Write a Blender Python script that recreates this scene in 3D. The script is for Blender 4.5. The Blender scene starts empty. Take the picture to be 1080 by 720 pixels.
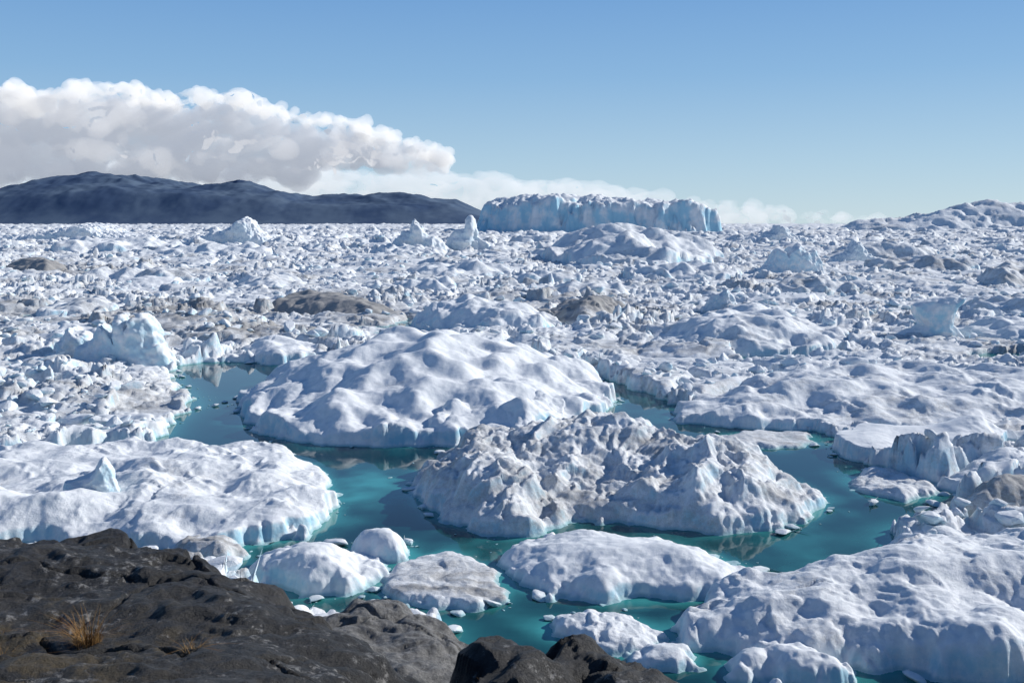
import bpy, math, numpy as np
from mathutils import Vector
rng=np.random.default_rng(7)
scene=bpy.context.scene
scene.view_settings.view_transform='Standard'
scene.view_settings.look='None'
scene.view_settings.exposure=0

# ---------------------------------------------------------------- noise
def h2(ix,iy,s):
    n=(ix*374761393+iy*668265263+s*144269504)&0xffffffff
    n=((n^(n>>13))*1274126177)&0xffffffff
    n=((n^(n>>15))*2246822519)&0xffffffff
    return (n^(n>>16))/4294967296.0
def perlin(x,y,s=0):
    x0=np.floor(x);y0=np.floor(y);fx=x-x0;fy=y-y0
    ix=x0.astype(np.int64);iy=y0.astype(np.int64)
    u=fx*fx*fx*(fx*(fx*6-15)+10);v=fy*fy*fy*(fy*(fy*6-15)+10)
    def gr(i,j,dx,dy):
        a=h2(ix+i,iy+j,s)*6.2831853
        return np.cos(a)*dx+np.sin(a)*dy
    a=gr(0,0,fx,fy);b=gr(1,0,fx-1,fy);c=gr(0,1,fx,fy-1);d=gr(1,1,fx-1,fy-1)
    return 1.5*((a+(b-a)*u)*(1-v)+(c+(d-c)*u)*v)
def fbm(x,y,o=4,s=0,g=0.5):
    r=0;a=1
    for i in range(o):
        r=r+a*perlin(x*2**i+17.3*i,y*2**i-9.1*i,s+i);a*=g
    return r
def ridged(x,y,o=4,s=0,g=0.5):
    r=0;a=1
    for i in range(o):
        r=r+a*(1-np.abs(perlin(x*2**i+7.3*i,y*2**i-3.1*i,s+i))*2);a*=g
    return r
def h3(ix,iy,iz,s):
    return h2(ix+iz*7919,iy-iz*104729,s)
def vn3(p,s=0):
    p0=np.floor(p);f=p-p0;i=p0.astype(np.int64);w=f*f*(3-2*f);r=0
    for a in (0,1):
        for b in (0,1):
            for c in (0,1):
                wt=(w[:,0] if a else 1-w[:,0])*(w[:,1] if b else 1-w[:,1])*(w[:,2] if c else 1-w[:,2])
                r=r+wt*h3(i[:,0]+a,i[:,1]+b,i[:,2]+c,s)
    return r*2-1
def ss(a,b,x):
    t=np.clip((x-a)/(b-a),0,1);return t*t*(3-2*t)
def worley(x,y,cell,s):
    gx=x/cell;gy=y/cell
    ix=np.floor(gx).astype(np.int64);iy=np.floor(gy).astype(np.int64)
    F1=np.full(x.shape,9.);F2=np.full(x.shape,9.)
    bx=np.zeros_like(gx);by=np.zeros_like(gx);ci=np.zeros(x.shape,np.int64);cj=ci.copy()
    for i in (-1,0,1):
        for j in (-1,0,1):
            a=ix+i;b=iy+j
            dx=gx-(a+0.05+0.9*h2(a,b,s));dy=gy-(b+0.05+0.9*h2(a,b,s+91))
            d=dx*dx+dy*dy;u=d<F1
            F2=np.where(u,F1,np.minimum(F2,d));F1=np.where(u,d,F1)
            bx=np.where(u,dx,bx);by=np.where(u,dy,by);ci=np.where(u,a,ci);cj=np.where(u,b,cj)
    return np.sqrt(F1),np.sqrt(F2),bx,by,ci,cj
def hollows(x,y,cell,s):
    """melt hollows: rounded bowls meeting in sharp crests"""
    gx=x/cell;gy=y/cell
    ix=np.floor(gx).astype(np.int64);iy=np.floor(gy).astype(np.int64)
    F=np.full(x.shape,9.)
    for i in (-1,0,1):
        for j in (-1,0,1):
            a=ix+i;b=iy+j
            dx=gx-(a+h2(a,b,s));dy=gy-(b+h2(a,b,s+91))
            F=np.minimum(F,dx*dx+dy*dy+.35*h2(a,b,s+3))
    return F
def chunks(x,y,cell,s,amp,p=3,tilt=1.0,edge=0.16):
    F1,F2,bx,by,ci,cj=worley(x,y,cell,s)
    e=ss(0.0,edge,F2-F1)
    r=h2(ci,cj,s+5)**p
    t=((h2(ci,cj,s+6)-.5)*bx+(h2(ci,cj,s+7)-.5)*by)*2.4
    return e*(amp*r*(1+tilt*t))+e*amp*0.12*tilt*t
def facets(x,y,cell,s):
    """continuous faceted relief: tilted planes, highest one wins"""
    gx=x/cell;gy=y/cell
    ix=np.floor(gx).astype(np.int64);iy=np.floor(gy).astype(np.int64)
    best=np.full(x.shape,-9.)
    for i in (-1,0,1):
        for j in (-1,0,1):
            a=ix+i;b=iy+j
            dx=gx-(a+h2(a,b,s));dy=gy-(b+h2(a,b,s+91))
            tx=(h2(a,b,s+6)-.5)*1.1;ty=(h2(a,b,s+7)-.5)*1.1
            hh=.5*h2(a,b,s+5)+dx*tx+dy*ty-.75*np.maximum(np.abs(dx*.8+dy*.6),np.abs(dy*.8-dx*.6))
            best=np.maximum(best,hh)
    return best
# ---------------------------------------------------------------- polygons
def chaikin(p,n=2):
    p=np.array(p,float)
    for _ in range(n):
        q=np.roll(p,-1,0);p=np.stack([p*.75+q*.25,p*.25+q*.75],1).reshape(-1,2)
    return p
def sdf(x,y,poly):
    """signed distance, positive inside"""
    d=np.full(x.shape,1e9);ins=np.zeros(x.shape,bool);n=len(poly)
    for i in range(n):
        ax,ay=poly[i];bx,by=poly[(i+1)%n]
        ex=bx-ax;ey=by-ay;L=ex*ex+ey*ey+1e-9
        t=np.clip(((x-ax)*ex+(y-ay)*ey)/L,0,1)
        d=np.minimum(d,(x-ax-t*ex)**2+(y-ay-t*ey)**2)
        c=((ay>y)!=(by>y))
        with np.errstate(all='ignore'):
            xi=(bx-ax)*(y-ay)/(by-ay if by!=ay else 1e-9)+ax
        ins^=c&(x<xi)
    d=np.sqrt(d);return np.where(ins,d,-d)
# ---------------------------------------------------------------- mesh helpers
def link(o):
    scene.collection.objects.link(o);return o
def grid_obj(name,X,Y,Z,mat,keep=None,attrs=None,smooth=True):
    ny,nx=X.shape
    idx=np.arange(ny*nx).reshape(ny,nx)
    q=np.stack([idx[:-1,:-1],idx[:-1,1:],idx[1:,1:],idx[1:,:-1]],-1).reshape(-1,4)
    V=np.stack([X,Y,Z],-1).reshape(-1,3)
    at={k:a.reshape(-1) for k,a in (attrs or {}).items()}
    if keep is not None:
        k=keep.reshape(-1);q=q[k[q].any(1)]
        used=np.zeros(ny*nx,bool);used[q.reshape(-1)]=True
        m=np.cumsum(used)-1;q=m[q];V=V[used];at={a:b[used] for a,b in at.items()}
    return raw_obj(name,V,q,mat,at,smooth)
def raw_obj(name,V,q,mat,at=None,smooth=True):
    me=bpy.data.meshes.new(name);n=q.shape[1]
    me.vertices.add(len(V));me.vertices.foreach_set('co',V.astype(np.float32).ravel())
    me.loops.add(q.size);me.loops.foreach_set('vertex_index',q.astype(np.int32).ravel())
    me.polygons.add(len(q));me.polygons.foreach_set('loop_start',np.arange(0,q.size,n,dtype=np.int32))
    me.polygons.foreach_set('loop_total',np.full(len(q),n,np.int32))
    me.update(calc_edges=True)
    me.polygons.foreach_set('use_smooth',np.full(len(q),smooth))
    for k,a in (at or {}).items():
        t=me.attributes.new(k,'FLOAT','POINT');t.data.foreach_set('value',a.astype(np.float32))
    me.materials.append(mat)
    return link(bpy.data.objects.new(name,me))
# ---------------------------------------------------------------- node helper
class NT:
    def __init__(s,name):
        s.m=bpy.data.materials.new(name);s.m.use_nodes=True;s.t=s.m.node_tree;s.t.nodes.clear()
        s.out=s.n('ShaderNodeOutputMaterial')
    def n(s,t,**k):
        a=s.t.nodes.new(t)
        for i,v in k.items():setattr(a,i,v)
        return a
    def set(s,inp,v):
        if isinstance(v,bpy.types.NodeSocket): s.t.links.new(v,inp)
        else: inp.default_value=v
    def math(s,op,a,b=0.,c=None,clamp=False):
        m=s.n('ShaderNodeMath',operation=op);m.use_clamp=clamp
        s.set(m.inputs[0],a);s.set(m.inputs[1],b)
        if c is not None:s.set(m.inputs[2],c)
        return m.outputs[0]
    def mix(s,f,a,b):
        m=s.n('ShaderNodeMix',data_type='RGBA');s.set(m.inputs[0],f)
        s.set(m.inputs[6],a if not isinstance(a,tuple) else (*a,1));s.set(m.inputs[7],b if not isinstance(b,tuple) else (*b,1))
        return m.outputs[2]
    def noise(s,scale,detail=5,rough=.55,vec=None,dist=0.):
        m=s.n('ShaderNodeTexNoise');m.inputs['Scale'].default_value=scale;m.inputs['Detail'].default_value=detail
        m.inputs['Roughness'].default_value=rough;m.inputs['Distortion'].default_value=dist
        if vec is not None:s.t.links.new(vec,m.inputs['Vector'])
        return m.outputs[0]
    def ramp(s,v,a,b,smooth=True):
        m=s.n('ShaderNodeMapRange');m.interpolation_type='SMOOTHSTEP' if smooth else 'LINEAR'
        s.set(m.inputs[0],v);m.inputs[1].default_value=a;m.inputs[2].default_value=b;return m.outputs[0]
    def attr(s,name):
        a=s.n('ShaderNodeAttribute');a.attribute_name=name;return a.outputs['Fac']
    def pos(s,scale=(1,1,1),rot=0):
        g=s.n('ShaderNodeNewGeometry');m=s.n('ShaderNodeMapping');m.inputs['Scale'].default_value=scale
        m.inputs['Rotation'].default_value=(0,0,rot)
        s.t.links.new(g.outputs['Position'],m.inputs[0]);return m.outputs[0]
    def bump(s,h,dist,strength=1.,nrm=None):
        b=s.n('ShaderNodeBump');s.set(b.inputs['Height'],h);b.inputs['Distance'].default_value=dist;b.inputs['Strength'].default_value=strength
        if nrm is not None:s.t.links.new(nrm,b.inputs['Normal'])
        return b.outputs[0]
    def princ(s,col,rough,nrm=None,spec=.3,**k):
        p=s.n('ShaderNodeBsdfPrincipled');s.set(p.inputs['Base Color'],col if not isinstance(col,tuple) else (*col,1))
        s.set(p.inputs['Roughness'],rough);p.inputs['Specular IOR Level'].default_value=spec
        if nrm is not None:s.t.links.new(nrm,p.inputs['Normal'])
        for a,b in k.items():s.set(p.inputs[a],b)
        s.t.links.new(p.outputs[0],s.out.inputs[0]);return p

def ice_material(name,bscale=1.0,bump=.2):
    t=NT(name)
    g=t.n('ShaderNodeNewGeometry')
    sx=t.n('ShaderNodeSeparateXYZ');t.t.links.new(g.outputs['Position'],sx.inputs[0])
    sn=t.n('ShaderNodeSeparateXYZ');t.t.links.new(g.outputs['Normal'],sn.inputs[0])
    P=t.pos();
    steep=t.ramp(sn.outputs[2],.75,.30)
    n1=t.noise(.35/bscale,5,.6,P)
    blue=t.math('MULTIPLY',steep,t.ramp(n1,.35,.65))
    blue=t.math('MULTIPLY',blue,t.attr('blue'))
    n3=t.noise(2.3/bscale,6,.75,P)
    snow=t.mix(t.ramp(t.noise(.9/bscale,6,.7,P),.3,.7),(.68,.71,.73),(.84,.85,.86))
    col=t.mix(blue,snow,(.36,.60,.72))
    # dirt : streaked grit lying on the ice
    P2=t.pos((.10/bscale,.22/bscale,.2/bscale),.5)
    n2=t.noise(1.,8,.68,P2,1.2)
    n4=t.noise(8./bscale,4,.8,P)
    d=t.math('ADD',t.math('MULTIPLY',t.attr('dirt'),.9),t.math('MULTIPLY',t.math('SUBTRACT',n2,.5),2.1))
    d=t.math('ADD',d,t.math('MULTIPLY',t.math('SUBTRACT',n3,.5),1.3))
    d=t.math('ADD',d,t.math('MULTIPLY',t.math('SUBTRACT',n4,.5),1.0))
    dm=t.ramp(d,.10,.92,False)
    dcol=t.mix(n3,(.12,.11,.102),(.36,.345,.325))
    col=t.mix(t.math('MULTIPLY',dm,.85),col,dcol)
    # wet rim at the waterline
    wet=t.ramp(sx.outputs[2],.40,.05)
    col=t.mix(t.math('MULTIPLY',wet,.75),col,(.22,.45,.49))
    deep=t.ramp(sx.outputs[2],-.05,-2.5)
    col=t.mix(deep,col,(.02,.20,.22))
    nb=t.bump(t.noise(1.1/bscale,9,.70,P),bump*bscale,.8)
    nb=t.bump(t.noise(7./bscale,4,.7,P),.03*bscale,.7,nb)
    t.princ(col,.75,nb,.2)
    return t.m
MI=ice_material('glacier_ice');MS=ice_material('smooth_glacier_ice',1.,.12)
MIF=ice_material('glacier_ice_far',4.);MIV=ice_material('glacier_ice_very_far',14.)

# ---------------------------------------------------------------- bergs
BERGS=[]   # (poly, box)
def berg(name,poly,H,bumps=(),edge=.9,w=None,rough=.5,crag=0.,block=0.,dirt=0.,blue=1.,res=.25,seed=1,mat=None,wob=1.2,sc=1.,cup=.10,ew=.6,reg=True,z0=0.,fold=1.,facet=0.,fc=5.,ev=.9):
    P=chaikin(poly,2)
    if reg:BERGS.append((P,H))
    m=5*sc
    x0,y0=P.min(0)-m;x1,y1=P.max(0)+m
    X,Y=np.meshgrid(np.arange(x0,x1,res),np.arange(y0,y1,res))
    s=seed*100
    wx=X+sc*1.3*fbm(X/(7*sc),Y/(7*sc),4,s);wy=Y+sc*1.3*fbm(X/(7*sc),Y/(7*sc),4,s+20)
    sd=sdf(wx,wy,P)+wob*.6*sc*fbm(X/(3*sc),Y/(3*sc),4,s+30,.5)
    if w is None:w=max(3*sc,.85*sd.max())
    t=np.clip(sd/w,0,1)
    env=ss(0,4*sc,sd)
    ez=edge*(1-.39*ev+ev*fbm(X/(9*sc),Y/(9*sc),2,s+33))
    z=np.maximum(ez,.15*edge)*ss(-.15*sc,ew*sc,sd)+(H-edge)*(1-(1-t)**2)
    for bx,by,bh,br in bumps:
        q=((X-bx)**2+(Y-by)**2)/(br*br)
        z+=bh*np.exp(-q)*env
    a=seed*1.7;ca,sa=math.cos(a),math.sin(a)
    rx=wx*ca-wy*sa;ry=wx*sa+wy*ca
    z+=env*rough*(.8*fbm(wx/(15*sc),wy/(15*sc),2,s+40)-.35*fold*np.abs(fbm(rx/(16*sc),ry/(6*sc),2,s+44,.4))+.6*fold*(hollows(rx/1.6,ry,5.5*sc,s+47)-.4))*sc
    jx=rx+.5*sc*fbm(X/(2*sc),Y/(2*sc),2,s+48);jy=ry+.5*sc*fbm(X/(2*sc),Y/(2*sc),2,s+49)
    mod=.35+.9*ss(-.4,.5,fbm(X/(10*sc),Y/(10*sc),2,s+51))
    z+=env*cup*sc*mod*(2.6*(hollows(jx/1.5,jy,2.1*sc,s+50)-.4)+1.1*(hollows(jx,jy,.85*sc,s+53)-.4))
    if crag:
        z+=env*crag*sc*(ridged(rx/(9*sc),ry/(5*sc),5,s+60,.52)-1.1)
    e2=ss(-.2*sc,1.2*sc,sd)
    if facet:
        jx=wx+.4*sc*fbm(X/(1.5*sc),Y/(1.5*sc),2,s+66)
        z+=e2*facet*sc*(facets(jx,wy,fc*sc,s+62)*1.5+.45*facets(jx,wy,fc*.4*sc,s+64)+.2*facets(jx,wy,fc*.17*sc,s+68))
    if block:
        z+=env*block*sc*(chunks(wx,wy,6*sc,s+70,1.3,2)+chunks(wx,wy,2.4*sc,s+72,.5,2)-.4)
    z=np.where(sd>0,np.maximum(z,.08),z)
    z=np.where(sd<=0,np.minimum(z,.08*edge+.05+sd*.55),z)+z0
    dirtA=np.full(X.shape,float(dirt))+.25*fbm(X/(14*sc),Y/(14*sc),2,s+80)
    dirtA-= .25*ss(.0,1.2*sc,1.2*sc-sd)
    return grid_obj(name,X,Y,z,mat or MI,keep=sd>-4*sc,attrs={'dirt':dirtA,'blue':np.full(X.shape,float(blue))})

A=[(-44.2,157.8),(-37.4,141.6),(-30,134.1),(-20.5,131.8),(-11.5,131.8),(-2.6,133),(2.6,134.7),(8.9,141),(14.9,153.8),(18.1,173.9),(15.1,196.1),(4.1,212.3),(-12.7,219.8),(-28.8,213.8),(-41.5,196.1),(-46.1,176.9)]
berg('iceberg',A,8.6,[(-17,178,2.2,16),(2,165,.9,9),(-34,160,.6,8)],edge=2.0,w=32,rough=.22,dirt=-.28,res=.24,seed=1,cup=.05,fold=.35,facet=.08,fc=11,mat=MS)
berg('iceberg',[(-14.1,145),(-12.4,134.1),(-5.2,132),(2.6,132.6),(8,140),(8.5,150),(-3,154)],4.4,[(0,141,1.2,3),(-8,141,.9,2.5)],edge=3.,w=6,rough=.4,facet=1.,dirt=-.3,res=.2,seed=2,reg=False,cup=.05,mat=MS)
B=[(-11.9,110.5),(-8.3,99.5),(-3.7,94.7),(0,92.4),(3.2,93.8),(5.8,98.8),(9.6,97.8),(15.1,96),(20.4,94.4),(26.3,95.6),(31,98.8),(33.9,104),(33.8,111.8),(30,118),(24,122),(18,127),(10,132),(0,132),(-8,124)]
berg('iceberg',B,4.2,[(11,119,2.6,8),(0,117,1.4,6),(23,108,1.4,6),(-1,101,1.0,5),(9,104,-1.2,4)],edge=1.2,w=10,rough=.8,crag=.8,facet=1.,fc=3.8,dirt=.42,res=.17,seed=3,cup=.13)
C=[(-51,84),(-48,90),(-43,91),(-34,89),(-25,89),(-18,94),(-19,105),(-22,117),(-27,124),(-36,128),(-49,129),(-57,127),(-70,125),(-78,117),(-72,92)]
berg('iceberg',C,2.8,[(-38,98,.8,7),(-50,105,.8,8)],edge=1.6,w=7,rough=.6,dirt=-.1,res=.17,seed=4,cup=.18,ew=.5,facet=.3,fc=4)
D=[(-1,84),(0,79),(5,77),(10,76),(17,77),(21,80),(21,84),(17,88),(13,91),(7,92),(2,91),(-1,88)]
berg('iceberg',D,3.1,edge=.8,w=9,rough=.2,dirt=-.3,res=.14,seed=5,cup=.04,facet=.08,mat=MS,fold=.6)
berg('iceberg',[(-23,83),(-20,78),(-15,77),(-11,80),(-11,83),(-13,87),(-18,88),(-22,87)],3.5,edge=1.,w=6,rough=.25,dirt=-.3,res=.13,seed=6,cup=.04,facet=.12,mat=MS)
berg('iceberg',[(-14.4,88),(-12.3,84.6),(-8.7,85),(-8.7,88),(-11,90.5),(-13.5,90)],2.6,edge=.6,w=2.6,rough=.3,dirt=-.4,res=.12,seed=7,wob=.8,cup=.04,mat=MS)
berg('iceberg',[(-11,78),(-7,75),(-3,75),(0,77),(-1,83),(-5,88),(-8,87),(-11,83)],1.0,edge=.4,w=4,rough=.4,crag=.15,facet=.35,fc=3,dirt=.55,res=.12,seed=8,cup=.15)
F=[(12,72),(12,68),(15,66),(19,65),(23,64),(29,63),(35,62),(44,61),(60,60),(64,86),(47,89),(38,88),(30,84),(23,79),(16,75)]
berg('iceberg',F,3.5,[(42,80,1.6,8),(30,74,.8,6),(22,70,.5,4)],edge=1.3,w=8,rough=.6,facet=.8,fc=4.5,dirt=-.05,res=.14,seed=9,cup=.10)
G=[(24,154),(26,147),(36,144),(49,141),(63,140),(77,142),(96,145),(130,150),(130,188),(100,192),(83,196),(67,192),(52,184),(34,169)]
berg('iceberg',G,4.0,[(60,170,1.2,14)],edge=1.6,w=16,rough=.6,facet=.5,fc=6,dirt=.12,res=.3,seed=10,cup=.18)
berg('iceberg',[(43,131),(42,124),(50,122),(58,125),(65,130),(68,137),(59,138),(47,136)],2.4,[(64,133,1.9,5)],edge=2.2,w=4,rough=.12,dirt=-.4,res=.15,seed=11,ew=.3,cup=.03,facet=.15,wob=.7,ev=.2,mat=MS)
berg('iceberg',[(47,111),(50,107),(57,105),(66,107),(68,119),(54,118)],3.0,[(57,112,1.,3.5)],edge=1.4,w=4,rough=.4,facet=.8,fc=4,dirt=0,res=.15,seed=12,cup=.06)
berg('iceberg',[(42,96),(44,93),(50,92),(60,94),(60,103),(51,105)],3.2,[(51,99,1.2,4)],edge=.8,w=5,rough=.5,facet=.6,fc=4,dirt=.6,res=.15,seed=13)
berg('iceberg',[(28,138),(29,131),(39,131),(43,135),(42,140),(36,142)],.8,edge=.4,w=4,rough=.35,dirt=.5,res=.18,seed=14,cup=.15)
berg('iceberg',[(2,71),(3,69),(7,67),(11,68),(12,71),(9,72.5),(4,73)],1.2,edge=.6,w=2,rough=.4,facet=.5,fc=2,dirt=0.,res=.1,seed=15)
berg('iceberg',[(14,64.5),(15,62),(21,61),(22.5,63),(20,65.5),(16,66)],1.9,edge=.5,w=2.5,rough=.3,dirt=-.2,res=.1,seed=16,cup=.05,mat=MS)
berg('iceberg',[(6.5,67),(10,64.6),(13,65),(13,67),(10,69)],1.2,edge=.5,w=2,rough=.4,dirt=-.2,res=.1,seed=17,cup=.05)
berg('iceberg',[(38,109),(43,104),(50,110),(43,121)],1.0,edge=.5,w=3,rough=.4,facet=.5,fc=2,dirt=.2,res=.15,seed=18)
berg('iceberg',[(-33,89),(-30,84.5),(-24,84),(-24,89),(-28,91)],1.9,edge=.7,w=2.5,rough=.4,crag=.2,facet=.4,fc=2,dirt=.75,res=.12,seed=19,wob=.8)
NEARB=len(BERGS)
# mid distance
berg('iceberg',[(35,263),(35,230),(51,220),(66,223),(80,230),(88,263),(76,290),(54,290)],7.5,edge=2.,w=24,rough=.7,dirt=.1,res=.4,seed=20,facet=.7,fc=8,cup=.2)
berg('iceberg',[(-33,287),(-18,269),(5,260),(16,274),(6,301),(-18,319)],8,edge=2.,w=14,rough=.6,dirt=-.1,res=.4,seed=21,facet=.6,fc=7,cup=.2)
berg('iceberg',[(-62,224),(-52,207),(-43,212),(-43,233),(-56,244),(-64,240)],4.,edge=1.5,w=7,rough=.5,dirt=-.3,res=.3,seed=22,facet=.3)
berg('dirty_iceberg',[(-86,333),(-62,307),(-40,298),(-35,316),(-50,351),(-85,372)],6.5,edge=1.2,w=17,rough=.9,facet=.4,fc=7,dirt=1.8,res=.5,seed=23,blue=0)
berg('dirty_iceberg',[(-302,588),(-260,557),(-257,588),(-296,648),(-327,648)],9,edge=2,w=17,rough=1,dirt=1.7,res=1.,seed=24,blue=0)
berg('dirty_iceberg',[(10,316),(15,276),(30,284),(41,333),(35,364),(17,351)],4.5,[(24,300,2.5,10)],edge=1.6,w=12,rough=1.,facet=1.5,fc=6,dirt=1.0,res=.4,seed=25)
berg('iceberg',[(-127,860),(-83,795),(-49,860),(-68,1000),(-136,1000)],10,edge=4,w=25,rough=1,dirt=-.3,res=1.5,seed=26,mat=MIF,facet=1.,fc=12)
berg('iceberg',[(214,473),(211,434),(234,440),(265,480),(262,529)],12,edge=2,w=22,rough=1,facet=1.2,fc=9,dirt=.5,res=.7,seed=27)
berg('iceberg',[(11,776),(38,662),(99,648),(146,700),(178,850),(125,1000),(39,960)],22,[(80,760,7,50)],edge=9,w=80,rough=.7,crag=.45,facet=.8,fc=5,dirt=0,res=1.5,seed=28,mat=MIF,sc=4,cup=.15)
for i,(x,y,r,h) in enumerate([(30,400,22,8),(-110,450,26,8),(-190,500,34,10),(120,420,24,9),(90,520,30,10),(-30,560,34,10),(170,330,20,7),(-140,330,18,6),(-40,430,20,8),(240,600,40,12),(-220,380,24,7),(130,260,16,5),(-110,250,13,4.5),(20,480,20,9),(300,800,50,16),(-250,850,60,14),(-400,1000,70,18)]):
    q=np.random.default_rng(50+i);an=np.sort(q.uniform(0,6.28,9))
    po=[(x+r*math.cos(a)*q.uniform(.75,1.2),y+r*1.2*math.sin(a)*q.uniform(.75,1.2)) for a in an]
    berg('iceberg',po,h*.8,edge=h*.35,w=r*.7,rough=.9,facet=q.uniform(.7,1.7),fc=7,crag=.2,dirt=q.uniform(-.3,.4),res=max(.45,y*.0015),seed=50+i,sc=max(1,y/350),mat=MI if y<500 else MIF)
# big grounded bergs on the skyline
J=[(-95,2500),(60,2430),(250,2440),(430,2450),(545,2500),(540,2700),(300,2760),(0,2740),(-90,2660)]
berg('tabular_iceberg',J,86,[(110,2560,14,120),(200,2520,5,40),(400,2540,-7,40),(530,2560,-26,70)],edge=74,w=70,rough=.3,facet=1.15,fc=2.3,crag=.25,dirt=-.4,res=3.0,seed=29,mat=MIV,sc=7,ew=3.2,wob=1.7,fold=.3,cup=.3,blue=1.3,ev=.16)
berg('iceberg',[(960,3000),(1150,2850),(1500,2800),(2000,2850),(2300,3300),(1500,3500),(1050,3300)],30,[(1440,3050,56,110),(1300,3050,34,120),(1560,3000,38,90),(1110,3050,22,90),(1720,3000,40,150)],edge=12,w=300,rough=.4,facet=1.,fc=5,crag=.5,dirt=.1,res=7,seed=30,mat=MIV,sc=14)

# ---------------------------------------------------------------- standing ice : pinnacles
def pinnacle(name,cx,cy,z0,prof,thick,seed,rot=0.,mat=None,amp=.25,vox=None,taper=.5,dirt=-.4,blue=.7):
    """prof = side outline (across, up) in metres, swept through its depth and weathered"""
    import bmesh
    bm=bmesh.new();n=len(prof);rings=[]
    cxm=sum(p[0] for p in prof)/n;czm=sum(p[1] for p in prof)/n
    for k,dy in ((.55,-.5),(.95,-.3),(1,0.1),(.85,.35),(.5,.5)):
        rings.append([bm.verts.new(((p[0]-cxm)*k+cxm,dy*thick,max(p[1]*(1-(1-k)*taper*.7),prof[0][1]))) for p in prof])
    for a,b in zip(rings[:-1],rings[1:]):
        for i in range(n):
            j=(i+1)%n;bm.faces.new((a[i],a[j],b[j],b[i]))
    bm.faces.new(rings[0][::-1]);bm.faces.new(rings[-1])
    bmesh.ops.recalc_face_normals(bm,faces=bm.faces)
    me=bpy.data.meshes.new('t');bm.to_mesh(me);bm.free()
    o=bpy.data.objects.new('t',me);link(o)
    size=max(p[1] for p in prof)
    md=o.modifiers.new('r','REMESH');md.mode='VOXEL';md.voxel_size=vox or size/55
    dg=bpy.context.evaluated_depsgraph_get();e=o.evaluated_get(dg).to_mesh()
    V=np.zeros(len(e.vertices)*3);e.vertices.foreach_get('co',V);V=V.reshape(-1,3)
    N=np.zeros(len(e.vertices)*3);e.vertices.foreach_get('normal',N);N=N.reshape(-1,3)
    q=np.array([list(p.vertices) for p in e.polygons if len(p.vertices)==4])
    bpy.data.objects.remove(o)
    L=size
    rd=1-2*np.abs(vn3(V/L*4.,seed+9))
    d=amp*L*(.40*vn3(V/L*3.,seed)+.22*rd+.16*vn3(V/L*9,seed+1)+.10*vn3(V/L*18,seed+2))
    V=V+N*d[:,None]
    c,s=math.cos(rot),math.sin(rot)
    V=np.stack([V[:,0]*c-V[:,1]*s+cx,V[:,0]*s+V[:,1]*c+cy,V[:,2]+z0],1)
    return raw_obj(name,V,q,mat or MI,{'dirt':np.full(len(V),dirt),'blue':np.full(len(V),blue)})
pinnacle('ice_pinnacle',109,256,0,[(-10,-1),(9,-1),(6,2.5),(4,4.0),(5.0,8),(7.5,11.2),(3,10.9),(-3,9.8),(-6,9.),(-5.0,6.5),(-3.2,4.0),(-10,1.5)],7,3,amp=.08,blue=1.)
pinnacle('ice_pinnacle',159,567,0,[(-20,-1),(18,-1),(16,9),(13,15),(7,13.5),(4,18),(-2,16),(-5,12),(-9,15.5),(-12,11),(-15,6),(-20,3)],16,5,amp=.12)
pinnacle('ice_pinnacle',-43,99,1.8,[(-2.6,-1),(2.2,-1),(2.8,1.),(2.3,2.2),(2.1,3.4),(1.4,4.3),(.5,3.1),(-.8,2.6),(-2.4,2.2)],2.6,7,rot=.3,amp=.12)
pinnacle('ice_pinnacle',-80,205,0,[(-11,-1),(10,-1),(9,3),(7,5),(6.5,9),(4,11.5),(2,8),(-.5,11),(-2,6),(-5,9.5),(-7,5),(-10,4)],8,9,amp=.16)
pinnacle('ice_pinnacle',-93,212,0,[(-6,-1),(6,-1),(4,3),(2,6.5),(-1,8),(-4,4)],7,10,amp=.18)
pinnacle('ice_pinnacle',70,333,0,[(-8,-1),(7,-1),(5,3),(2,8.5),(-1,6),(-4,4)],6,11,amp=.2)
for i,(x,y,w,h) in enumerate([(-85,900,26,35),(-45,960,20,35),(-330,1200,60,34),(340,1300,50,26),(-640,1500,120,28),(240,700,16,18)]):
    r=np.random.default_rng(i+3)
    k=r.uniform(-.4,.4)
    pr=[(-w*1.4,-1),(w*1.4,-1),(w*1.,h*.3),(w*(.5+k*.2),h*.5),(w*(.25+k*.5),h*.93),(w*(.05+k*.5),h),(w*(-.12+k*.4),h*r.uniform(.6,.8)),(w*(-.4+k*.2),h*r.uniform(.45,.65)),(-w*1.,h*.3)]
    pinnacle('ice_pinnacle',x,y,0,pr,w*.9,20+i,mat=MIF,amp=.22,vox=h/42,blue=.35)

# ---------------------------------------------------------------- ice melange field
W=chaikin([(-70,213),(-52,212),(-30,220),(-4,220),(18,190),(24,168),(31,145),(46,141),(43,122),(50,112),(47,99),(36,95),(34,88),(40,84),(34,60),(24,50),(-2,50),(-3,72),(-8,72),(-18,74),(-25,84),(-44,82),(-52,82),(-74,119),(-59,130),(-47,132),(-51,152),(-51,165),(-66,192)],2)
POND=chaikin([(48,228),(52,206),(68,210),(78,223),(69,236)],2)
POND2=chaikin([(103,223),(101,203),(114,206),(125,221),(117,228)],2)
PUD=[W,POND,POND2]
def field_far_water(x,y):
    f=np.full(x.shape,-1e3)
    near=(y<260)&(y>30)&(np.abs(x)<150)
    for P in PUD:
        f[near]=np.maximum(f[near],sdf(x[near],y[near],P))
    return f
Ys=[44.]
while Ys[-1]<16000: Ys.append(Ys[-1]+.0023*Ys[-1]+.10 if Ys[-1]<3500 else Ys[-1]*1.007)
Ys=np.array(Ys)
T=np.linspace(-.75,.75,1080)
Y,_=np.meshgrid(Ys,T,indexing='ij');X=T[None,:]*(Ys[:,None]+60)
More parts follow.
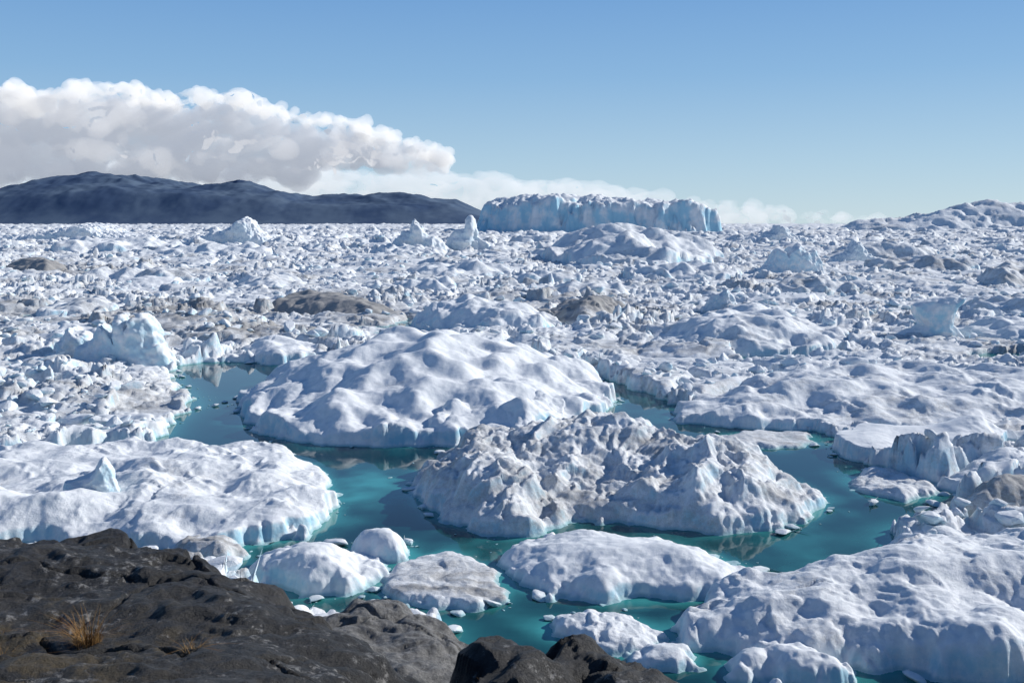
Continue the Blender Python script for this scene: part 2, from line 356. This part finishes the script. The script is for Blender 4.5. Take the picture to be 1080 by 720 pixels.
def field_height(X,Y):
    wx=X+2.2*fbm(X/9,Y/9,3,5);wy=Y+2.2*fbm(X/9,Y/9,3,8)
    roughmask=.25+.85*ss(-.5,.6,fbm(X/60,Y/45,3,11))
    z=.25+.8*fbm(X/45,Y/40,3,13)
    F1,F2,bx,by,ci,cj=worley(wx,wy,30,21)       # large rounded floes
    r=h2(ci,cj,26)**1.6
    z=z+3.8*r*(1-np.clip(F1*1.25,0,1)**2)*ss(0,.10,F2-F1)
    roughmask=roughmask*(1-.7*r*ss(.9,.5,F1))
    z=z+roughmask*chunks(wx,wy,9,31,3.6,3,.9)
    z=z+roughmask*chunks(wx+3,wy,3.8,41,2.1,2.4,1.)
    z=z+roughmask*1.3*facets(wx,wy,5.,45)
    nearm=ss(700,350,Y)
    z=z+nearm*roughmask*(chunks(X,Y,1.5,51,.7,2,1.))
    z=z+.3*fbm(X/6,Y/4,2,61)
    farm=ss(350,1300,Y)
    z=z+farm*(chunks(wx,wy,60,71,8,4,.7,.3)+chunks(wx,wy,26,73,5.5,3,.8,.2))
    z=z+ss(1500,4000,Y)*chunks(X,Y,160,81,15,4,.5,.4)
    return z
Z=field_height(X,Y)
sw=field_far_water(X,Y)+.7
sw=sw+1.6*fbm(X/5,Y/5,4,91)+.6*fbm(X/1.3,Y/1.3,2,95)
wm=ss(-1.6,.6,sw)
Z=np.where(sw>-1.6,Z*(1-wm)-wm*2.2,Z)
for P,H in BERGS:
    x0,y0=P.min(0)-3;x1,y1=P.max(0)+3
    m=(X>x0)&(X<x1)&(Y>y0)&(Y<y1)
    if m.any():
        s_=sdf(X[m],Y[m],P);Z[m]-=ss(-.5,3,s_)*(np.maximum(Z[m],0)+1.)
dA=.13+.55*fbm(X/45,Y/30,3,101)-.10*ss(500,1500,Y)
for gx,gy,r,a in [(-90,270,45,.4),(-60,320,50,.35),(-20,380,60,.25),(60,330,40,.25),(-150,330,60,.35),(20,300,30,.4),(90,250,30,.2),(-250,600,80,.4),(-20,90,20,.2)]:
    dA+=a*np.exp(-((X-gx)**2+(Y-gy)**2*1.5)/(r*r))
grid_obj('ice_field',X,Y,Z,MI,attrs={'dirt':dA,'blue':np.full(X.shape,.9)})

# ---------------------------------------------------------------- water
def axis(lo,hi,st,far):
    a=list(np.arange(lo,hi,st));s=st;b=[a[-1]];c=[a[0]]
    while b[-1]<far:s*=1.5;b.append(b[-1]+s)
    s=st
    while c[-1]>-far:s*=1.5;c.append(c[-1]-s)
    return np.array(c[:0:-1]+a+b[1:])
xs=axis(-110,130,.6,60000);ys=axis(46,260,.6,60000)
WX,WY=np.meshgrid(xs,ys)
sh=np.zeros(WX.shape)
nz=fbm(WX/6,WY/6,3,111)
near=(WX>-110)&(WX<130)&(WY>46)&(WY<260)
for P,H in BERGS:
    x0,y0=P.min(0)-14;x1,y1=P.max(0)+14
    m=near&(WX>x0)&(WX<x1)&(WY>y0)&(WY<y1)
    if m.any():
        d=-sdf(WX[m],WY[m],P)
        sh[m]=np.maximum(sh[m],np.exp(-np.maximum(d,0)/(.8+1.8*np.maximum(nz[m]+.15,0)))*.85)
s_=sdf(WX[near],WY[near],W)
sh[near]=np.maximum(sh[near],.55*np.exp(-np.maximum(s_,0)/1.8))
for x,y,r,a in [(-17,115,5,1.1),(-16,108,5,.8),(24,88,7,.4),(38,92,7,.3),(20,136,6,.2),(-7,90,4,.35),(2,72,5,.35)]:
    sh+=a*np.exp(-((WX-x)**2+(WY-y)**2)/(r*r))*(.7+.6*nz)
t=NT('fjord_water')
P_=t.pos()
col=t.mix(t.math('ADD',t.attr('shallow'),t.math('MULTIPLY',t.math('SUBTRACT',t.noise(.25,4,.6,P_),.5),.22),clamp=True),(.001,.030,.036),(.05,.31,.30))
nb=t.bump(t.noise(1.,3,.5,t.pos((.8,1.6,1))),.008,.35)
nb=t.bump(t.noise(7.,2,.5,P_),.0015,.35,nb)
t.princ(col,.03,nb,.4)
grid_obj('water',WX,WY,np.zeros(WX.shape),t.m,attrs={'shallow':np.clip(sh,0,1)})

# ---------------------------------------------------------------- loose blocks
import bmesh
def hull(r,n=14):
    bm=bmesh.new()
    for _ in range(n):
        v=r.normal(size=3);v/=np.linalg.norm(v);v*=r.uniform(.75,1);bm.verts.new(v*np.array([1,.8,.7]))
    bmesh.ops.convex_hull(bm,input=bm.verts)
    bmesh.ops.delete(bm,geom=[v for v in bm.verts if not v.link_faces],context='VERTS')
    bmesh.ops.bevel(bm,geom=bm.edges[:],offset=.09,segments=1,affect='EDGES')
    bmesh.ops.triangulate(bm,faces=bm.faces[:])
    bm.verts.index_update()
    V=np.array([v.co[:] for v in bm.verts]);Fq=np.array([[v.index for v in f.verts] for f in bm.faces]);bm.free();return V,Fq
HULLS=[hull(np.random.default_rng(i)) for i in range(24)]
def scatter(name,pts,sizes,zs,mat,flat=1.,seed=0,dirt=0.):
    r=np.random.default_rng(seed);VV=[];FF=[];o=0
    for (x,y),s,z in zip(pts,sizes,zs):
        V,Fq=HULLS[r.integers(len(HULLS))]
        a=r.uniform(0,6.28);c,s_=math.cos(a),math.sin(a)
        tx=r.normal()*.3
        v=V*s*np.array([r.uniform(.8,1.5),1,1]);v=np.stack([v[:,0]*c-v[:,1]*s_,v[:,0]*s_+v[:,1]*c,v[:,2]*flat+v[:,0]*tx*flat],1)+np.array([x,y,z])
        VV.append(v);FF.append(Fq+o);o+=len(v)
    V=np.concatenate(VV);Fq=np.concatenate(FF)
    return raw_obj(name,V,Fq,mat,{'dirt':np.full(len(V),dirt)+.2*fbm(V[:,0]/12,V[:,1]/12,2,9),'blue':np.full(len(V),.8)},smooth=False)
# brash floating near the edges
px=rng.uniform(-70,50,60000);py=rng.uniform(56,215,60000)
sW=sdf(px,py,W);db=np.full(px.shape,50.)
for P,H in BERGS[:NEARB]:
    db=np.minimum(db,-sdf(px,py,P))
e=np.minimum(np.maximum(sW,0),np.maximum(db,0))
clump=perlin(px/9,py/9,3)
ok=(sW>-1)&(db>.2)&(rng.uniform(size=px.shape)<.35*np.exp(-e/.8)*(clump>0)+.003*(clump>.2))
px,py=px[ok],py[ok]
sz=.12+.7*rng.uniform(size=len(px))**4*1.6
scatter('brash_ice',np.stack([px,py],1),sz,sz*.16,MS,.5,1,-.6)
# blocks strewn over the field
n=22000
yy=np.exp(rng.uniform(math.log(60),math.log(1200),n));xx=rng.uniform(-.62,.62,n)*(yy+40)
ok=(field_far_water(xx,yy)<-2.2)&(fbm(xx/40,yy/25,2,77)>-.15)
db=np.full(n,50.)
for P,H in BERGS:
    db=np.minimum(db,-sdf(xx,yy,P))
ok&=db>0
xx,yy=xx[ok],yy[ok]
sz=(.2+1.9*rng.uniform(size=len(xx))**4.5)*(1+yy/600)
zz=field_height(xx,yy)
scatter('ice_blocks',np.stack([xx,yy],1),sz,zz+sz*.1,MI,.8,2,-.05)

# ---------------------------------------------------------------- foreground rock
RL=chaikin([(-16,-2),(-16,13),(-9,12.2),(-5.8,11.5),(-3.6,11.0),(-2.5,10.2),(-1.85,9.3),(-1.3,8.3),(-1.1,7),(-.7,-2)],2)
RR=chaikin([(-.75,-2),(-.65,8.3),(-.4,9.1),(.5,9.1),(1.3,8.7),(2.0,7.8),(2.5,7),(3.5,5),(5,-2)],2)
RM=chaikin([(-3.6,8),(-3.2,13),(-2.4,14),(-1.5,14.1),(-.8,13.2),(-.4,10),(-.5,8)],2)
def rock_z(x,y,detail=True):
    base=27.4-.74*y+.5*fbm(x/4,y/4,3,301)
    base=np.minimum(base,27.5+.1*x*0)
    wx=x+.35*fbm(x/1.3,y/1.3,3,311);wy=y+.35*fbm(x/1.3,y/1.3,3,315)
    def slab(P,zt,k=1.6,r=.45):
        s=sdf(wx,wy,P)
        return zt-np.where(s<0,k*(-s)+.25,0)-r*np.exp(-np.maximum(s,0)/.5)*np.where(s<0,0,1)*.55
    up=.25*np.maximum(0,8-y)
    zl=slab(RL,26.42+up+.16*fbm(x/2.8,y/1.6,3,321))
    zr=slab(RR,26.08+up+.26*fbm(x/.9,y/.9,3,331),1.6,.3)
    zm=slab(RM,24.68+.16*fbm(x/1.2,y/1.2,3,341),1.3)
    z=np.maximum(np.maximum(base,zl),np.maximum(zr,zm))
    if detail:
        z=z+.22*facets(wx*.6+.3*wy,wy,1.5,345)+.09*facets(wx,wy*1.3,.45,347)+.05*(ridged(wx/1.8+.5*wy,wy/.9,4,351,.5)-1)+.022*fbm(x/.25,y/.25,4,361,.6)
        F1,F2,*_=worley(wx*.6+.3*wy,wy,1.6,371)
        z=z-.10*(1-ss(0,.04,F2-F1))
    return z,(zm>=np.maximum(zl,zr)-.02)&(y>8)
X,Y=np.meshgrid(np.arange(-10,6,.027),np.arange(4.5,16.3,.027))
Z,gm=rock_z(X,Y)
moss=ss(9.2,8.0,Y+.5*fbm(X/.8,Y/.8,3,381))*ss(-2.2,-3.0,X)
t=NT('lichen_rock')
P_=t.pos()
n1=t.noise(1.1,9,.66,P_);n2=t.noise(11.,6,.72,P_);n5=t.noise(.45,3,.5,P_)
dark=t.mix(t.ramp(n2,.35,.7),(.006,.006,.0065),(.036,.033,.031))
dark=t.mix(t.math('MULTIPLY',t.ramp(n5,.48,.68),.6),dark,t.mix(n2,(.016,.015,.014),(.075,.067,.060)))
lich=t.mix(t.ramp(n2,.3,.7),(.08,.08,.078),(.30,.29,.275))
lm=t.ramp(t.math('ADD',n1,t.math('ADD',t.math('MULTIPLY',t.math('SUBTRACT',n2,.5),1.0),t.math('MULTIPLY',t.attr('gray'),.40))),.58,.72)
col=t.mix(t.math('MULTIPLY',lm,.85),dark,lich)
col=t.mix(t.math('MULTIPLY',t.attr('moss'),t.ramp(t.noise(3.,5,.7,P_),.46,.60)),col,t.mix(n2,(.02,.015,.008),(.12,.085,.035)))
nb=t.bump(t.noise(3.5,10,.74,P_),.14,.95)
nb=t.bump(t.noise(40.,4,.6,P_),.008,.7,nb)
t.princ(col,.6,nb,.5)
MR=t.m
grid_obj('rock_outcrop',X,Y,Z,MR,attrs={'gray':gm.astype(float),'moss':moss})
X,Y=np.meshgrid(np.arange(-120,120,.8),np.arange(-40,48,.8))
Z=27.2-.74*np.maximum(Y,0)+1.2*fbm(X/14,Y/14,5,401)*ss(0,25,np.hypot(X,Y-6))-.8
Z=Z-2.2*(np.abs(X+2)<8.5)*(Y<17)*(Y>3.8)
Z=Z-.0009*X*X*ss(0,20,Y)
grid_obj('hillside',X,Y,Z,MR,attrs={'gray':np.full(X.shape,.3),'moss':np.full(X.shape,.4)})

# grass tussocks
t=NT('dry_grass');oi=t.noise(9.,3,.6,t.pos())
t.princ(t.mix(t.ramp(oi,.35,.65),(.19,.09,.028),(.34,.21,.08)),.7,None,.2)
MG=t.m
def tuft(name,x,y,n,h,spread,seed,mat=MG):
    r=np.random.default_rng(seed);VV=[];FF=[];o=0
    for i in range(n):
        a=r.uniform(0,6.28);rr=spread*math.sqrt(r.uniform())*.35
        bx=x+math.cos(a)*rr;by=y+math.sin(a)*rr
        z=float(rock_z(np.array([bx]),np.array([by]))[0][0])-.02
        l=h*r.uniform(.35,1);lean=r.uniform(.1,1.5)*spread/h*1.2;wd=.0028
        a+=r.normal()*.6
        px,py=-math.sin(a)*wd,math.cos(a)*wd
        for k in range(5):
            f=k/4;q=lean*f*f*l
            cx=bx+math.cos(a)*q;cy=by+math.sin(a)*q;cz=z+l*f*(1-.3*lean*f)
            m=1-f*.85
            VV+= [(cx-px*m,cy-py*m,cz),(cx+px*m,cy+py*m,cz)]
        for k in range(4):
            FF.append((o+2*k,o+2*k+1,o+2*k+3,o+2*k+2))
        o+=10
    return raw_obj(name,np.array(VV),np.array(FF),mat)
tuft('grass_tuft',-3.6,8.1,240,.38,.3,1)
for i,(x,y,n_,h_) in enumerate([(-2.6,7.7,60,.15),(-4.2,7.8,60,.14),(-3.1,7.4,60,.12),(-3.9,7.3,60,.14),(-.2,7.9,40,.12),(-.8,8.6,40,.12),(-4.5,8.3,40,.12)]):
    tuft('grass_tuft',x,y,n_,h_,.3,i+2)

# ---------------------------------------------------------------- mountains
sil=np.array([(-60,200),(0,197),(60,190),(100,182),(130,180),(170,183),(200,188),(260,192),(310,196),(330,203),(380,203),(440,203),(480,209),(510,222),(530,236)],float)
D0=15000.
mx=(sil[:,0]-540)/1050*D0;mz=(236-sil[:,1])/1050*D0
mx=np.concatenate([[-14000],mx]);mz=np.concatenate([[350],mz])
X,Y=np.meshgrid(np.linspace(-14000,0,600),np.linspace(12500,19000,220))
prof=np.interp(X,mx,mz)
c=(Y-D0)/2300
Z=prof*np.exp(-c*c)*1.0+ (prof*.28+25)*(ridged(X/2600,Y/2600,6,501,.47)-1.35)*np.clip(1-np.abs(c),0,1)*.8
Z=np.maximum(Z+12*fbm(X/300,Y/300,3,511),-20)*ss(12500,13500,Y)-5
t=NT('haze_tinted_mountain');n=t.noise(.0015,8,.65,t.pos())
t.princ(t.mix(t.ramp(n,.35,.65),(.06,.095,.165),(.115,.16,.225)),.95,None,0.)  # blue of the distant air haze is mixed into the base colour
grid_obj('mountain_range',X,Y,Z,t.m)

# ---------------------------------------------------------------- clouds
def cloud(parent,name,spheres,vox,amps,mat,seed):
    bm=bmesh.new();bmesh.ops.create_icosphere(bm,subdivisions=3,radius=1)
    bm.verts.index_update();sv=np.array([v.co[:] for v in bm.verts]);sf=np.array([[v.index for v in f.verts] for f in bm.faces]);bm.free()
    VV=[];FF=[]
    for i,(x,y,z,r,fl) in enumerate(spheres):
        VV.append(sv*np.array([r,r,r*fl])+np.array([x,y,z]));FF.append(sf+i*len(sv))
    o=raw_obj('t',np.concatenate(VV),np.concatenate(FF),mat)
    md=o.modifiers.new('r','REMESH');md.mode='VOXEL';md.voxel_size=vox
    dg=bpy.context.evaluated_depsgraph_get();e=o.evaluated_get(dg).to_mesh()
    V=np.zeros(len(e.vertices)*3);e.vertices.foreach_get('co',V);V=V.reshape(-1,3)
    N=np.zeros(len(e.vertices)*3);e.vertices.foreach_get('normal',N);N=N.reshape(-1,3)
    q=np.zeros(len(e.loops),np.int32);e.loops.foreach_get('vertex_index',q);q=q.reshape(-1,4)
    bpy.data.objects.remove(o)
    d=0
    for k,(a,l) in enumerate(amps): d=d+a*vn3(V/l,seed+k)
    V=V+N*d[:,None]
    ob=raw_obj(name,V,q,mat);ob.parent=parent;return ob
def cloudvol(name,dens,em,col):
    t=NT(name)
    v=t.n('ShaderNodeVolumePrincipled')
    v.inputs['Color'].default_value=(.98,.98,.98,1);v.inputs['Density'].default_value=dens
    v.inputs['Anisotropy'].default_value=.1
    v.inputs['Emission Strength'].default_value=em*dens;v.inputs['Emission Color'].default_value=(*col,1)  # self-glow stands in for sunlight scattered many times inside the cloud
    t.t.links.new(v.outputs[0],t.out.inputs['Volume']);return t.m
D1=25000.;k=D1/1050
tops=np.array([(-120,110),(0,98),(30,93),(60,103),(100,96),(140,94),(180,106),(220,105),(260,103),(300,119),(340,126),(380,129),(410,141),(440,150),(470,160),(490,170)],float)
r=np.random.default_rng(4)
body=[];puff=[];mid=[]
for u in np.arange(-120,485,5):
    vt=np.interp(u,tops[:,0],tops[:,1])+5;vb=190 if u<330 else 174
    rad=r.uniform(5,10);v=vt+rad+r.uniform(-2,5)
    while v<vb+2:
        body.append(((u+r.uniform(-5,5)-540)*k,D1+r.uniform(-500,900),30+(236-v)*k,rad*k,.75))
        rad=r.uniform(7,13);v+=rad*.9
# crest of the bank; its sunlit look comes from stronger built-in emission
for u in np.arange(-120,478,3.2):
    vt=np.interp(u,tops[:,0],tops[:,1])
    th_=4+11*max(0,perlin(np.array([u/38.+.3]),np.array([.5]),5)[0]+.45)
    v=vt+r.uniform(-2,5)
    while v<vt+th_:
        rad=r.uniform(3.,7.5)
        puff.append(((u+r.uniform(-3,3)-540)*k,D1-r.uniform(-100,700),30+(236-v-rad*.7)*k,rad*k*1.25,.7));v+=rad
# broad billows in the body, lightened by emission in place of scattered sun
for i in range(34):
    u=r.uniform(-110,440);vt=np.interp(u,tops[:,0],tops[:,1]);v=r.uniform(vt+14,max(vt+20,178))
    for j in range(10):
        mid.append(((u+r.normal()*15-540)*k,D1-500-r.uniform(0,500),30+(236-v-r.normal()*4)*k,r.uniform(3.5,8)*k*1.3,.55))
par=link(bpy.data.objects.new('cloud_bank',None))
cloud(par,'cloud_body',body,70,[(150,900),(110,400),(60,170)],cloudvol('cumulus_body_dim_glow',.0026,.25,(.90,.98,1.14)),600)  # weaker bluish emission gives the body its shaded grey
cloud(par,'cloud_crest',puff,50,[(150,500),(110,230),(55,100)],cloudvol('cumulus_crest_bright_glow',.0026,.50,(1.,.985,.965)),620)
cloud(par,'cloud_billows',mid,65,[(200,700),(130,300),(70,140)],cloudvol('cumulus_billow_glow',.0011,.46,(.98,.98,1.)),640)
S=[];D2=32000.;k=D2/1050
tp=np.array([(-100,178),(100,172),(300,172),(400,182),(500,184),(560,189),(640,198),(700,206),(760,211),(850,219),(950,229)],float)
for u in np.arange(-100,960,9):
    vt=np.interp(u,tp[:,0],tp[:,1]);v=vt+5
    while v<238:
        rad=r.uniform(4,8)*(1 if u<700 else .5)
        S.append(((u-540)*k,D2+r.uniform(-1500,1500),30+(236-v)*k,rad*k*2.2,.4));v+=rad*1.1
par=link(bpy.data.objects.new('cloud_bank',None))
cloud(par,'cloud_veil',S,110,[(160,1500),(90,600),(50,260)],cloudvol('stratus_glow',.0006,.40,(.95,.98,1.)),700)  # veil brightness is mostly emission, replacing scattered light

# ---------------------------------------------------------------- light, sky, camera
elev=math.radians(28);az=math.radians(65)   # azimuth clockwise from the view direction
sd_=Vector((math.sin(az)*math.cos(elev),math.cos(az)*math.cos(elev),math.sin(elev)))
sl=bpy.data.lights.new('sun','SUN');sl.energy=5.0;sl.angle=math.radians(.5);sl.color=(1,.97,.92)
so=link(bpy.data.objects.new('sun',sl));so.rotation_euler=sd_.to_track_quat('Z','Y').to_euler()
w=bpy.data.worlds.new('World');scene.world=w;w.use_nodes=True
nt=w.node_tree;bg=nt.nodes['Background'];sk=nt.nodes.new('ShaderNodeTexSky');sk.sky_type='NISHITA'
sk.sun_disc=False;sk.sun_elevation=elev;sk.sun_rotation=az;sk.air_density=1.0;sk.dust_density=0.;sk.ozone_density=3.
# pull the low sky toward the clear pale blue of dry arctic air
tc=nt.nodes.new('ShaderNodeTexCoord');sp=nt.nodes.new('ShaderNodeSeparateXYZ');nt.links.new(tc.outputs['Generated'],sp.inputs[0])
cr=nt.nodes.new('ShaderNodeValToRGB');nt.links.new(sp.outputs[2],cr.inputs[0])
e=cr.color_ramp.elements;e[0].position=0;e[0].color=(5.4,7.1,8.1,1);e[1].position=.75;e[1].color=(.32,.95,2.6,1)
for p_,c_ in ((.06,(4.2,6.2,8.0,1)),(.14,(2.6,4.8,7.6,1)),(.23,(1.6,3.6,7.0,1)),(.4,(.65,1.8,4.3,1))):
    q=e.new(p_);q.color=c_
mxn=nt.nodes.new('ShaderNodeMix');mxn.data_type='RGBA';mxn.inputs[0].default_value=.88
nt.links.new(sk.outputs[0],mxn.inputs[6]);nt.links.new(cr.outputs[0],mxn.inputs[7])
nt.links.new(mxn.outputs[2],bg.inputs[0]);bg.inputs[1].default_value=.097
cam=bpy.data.cameras.new('camera');cam.lens=35;cam.sensor_width=36;cam.clip_start=.2;cam.clip_end=120000
co=link(bpy.data.objects.new('camera',cam));co.location=(0,0,30)
co.rotation_euler=(math.pi/2-math.atan(125/1050),0,0)
scene.camera=co
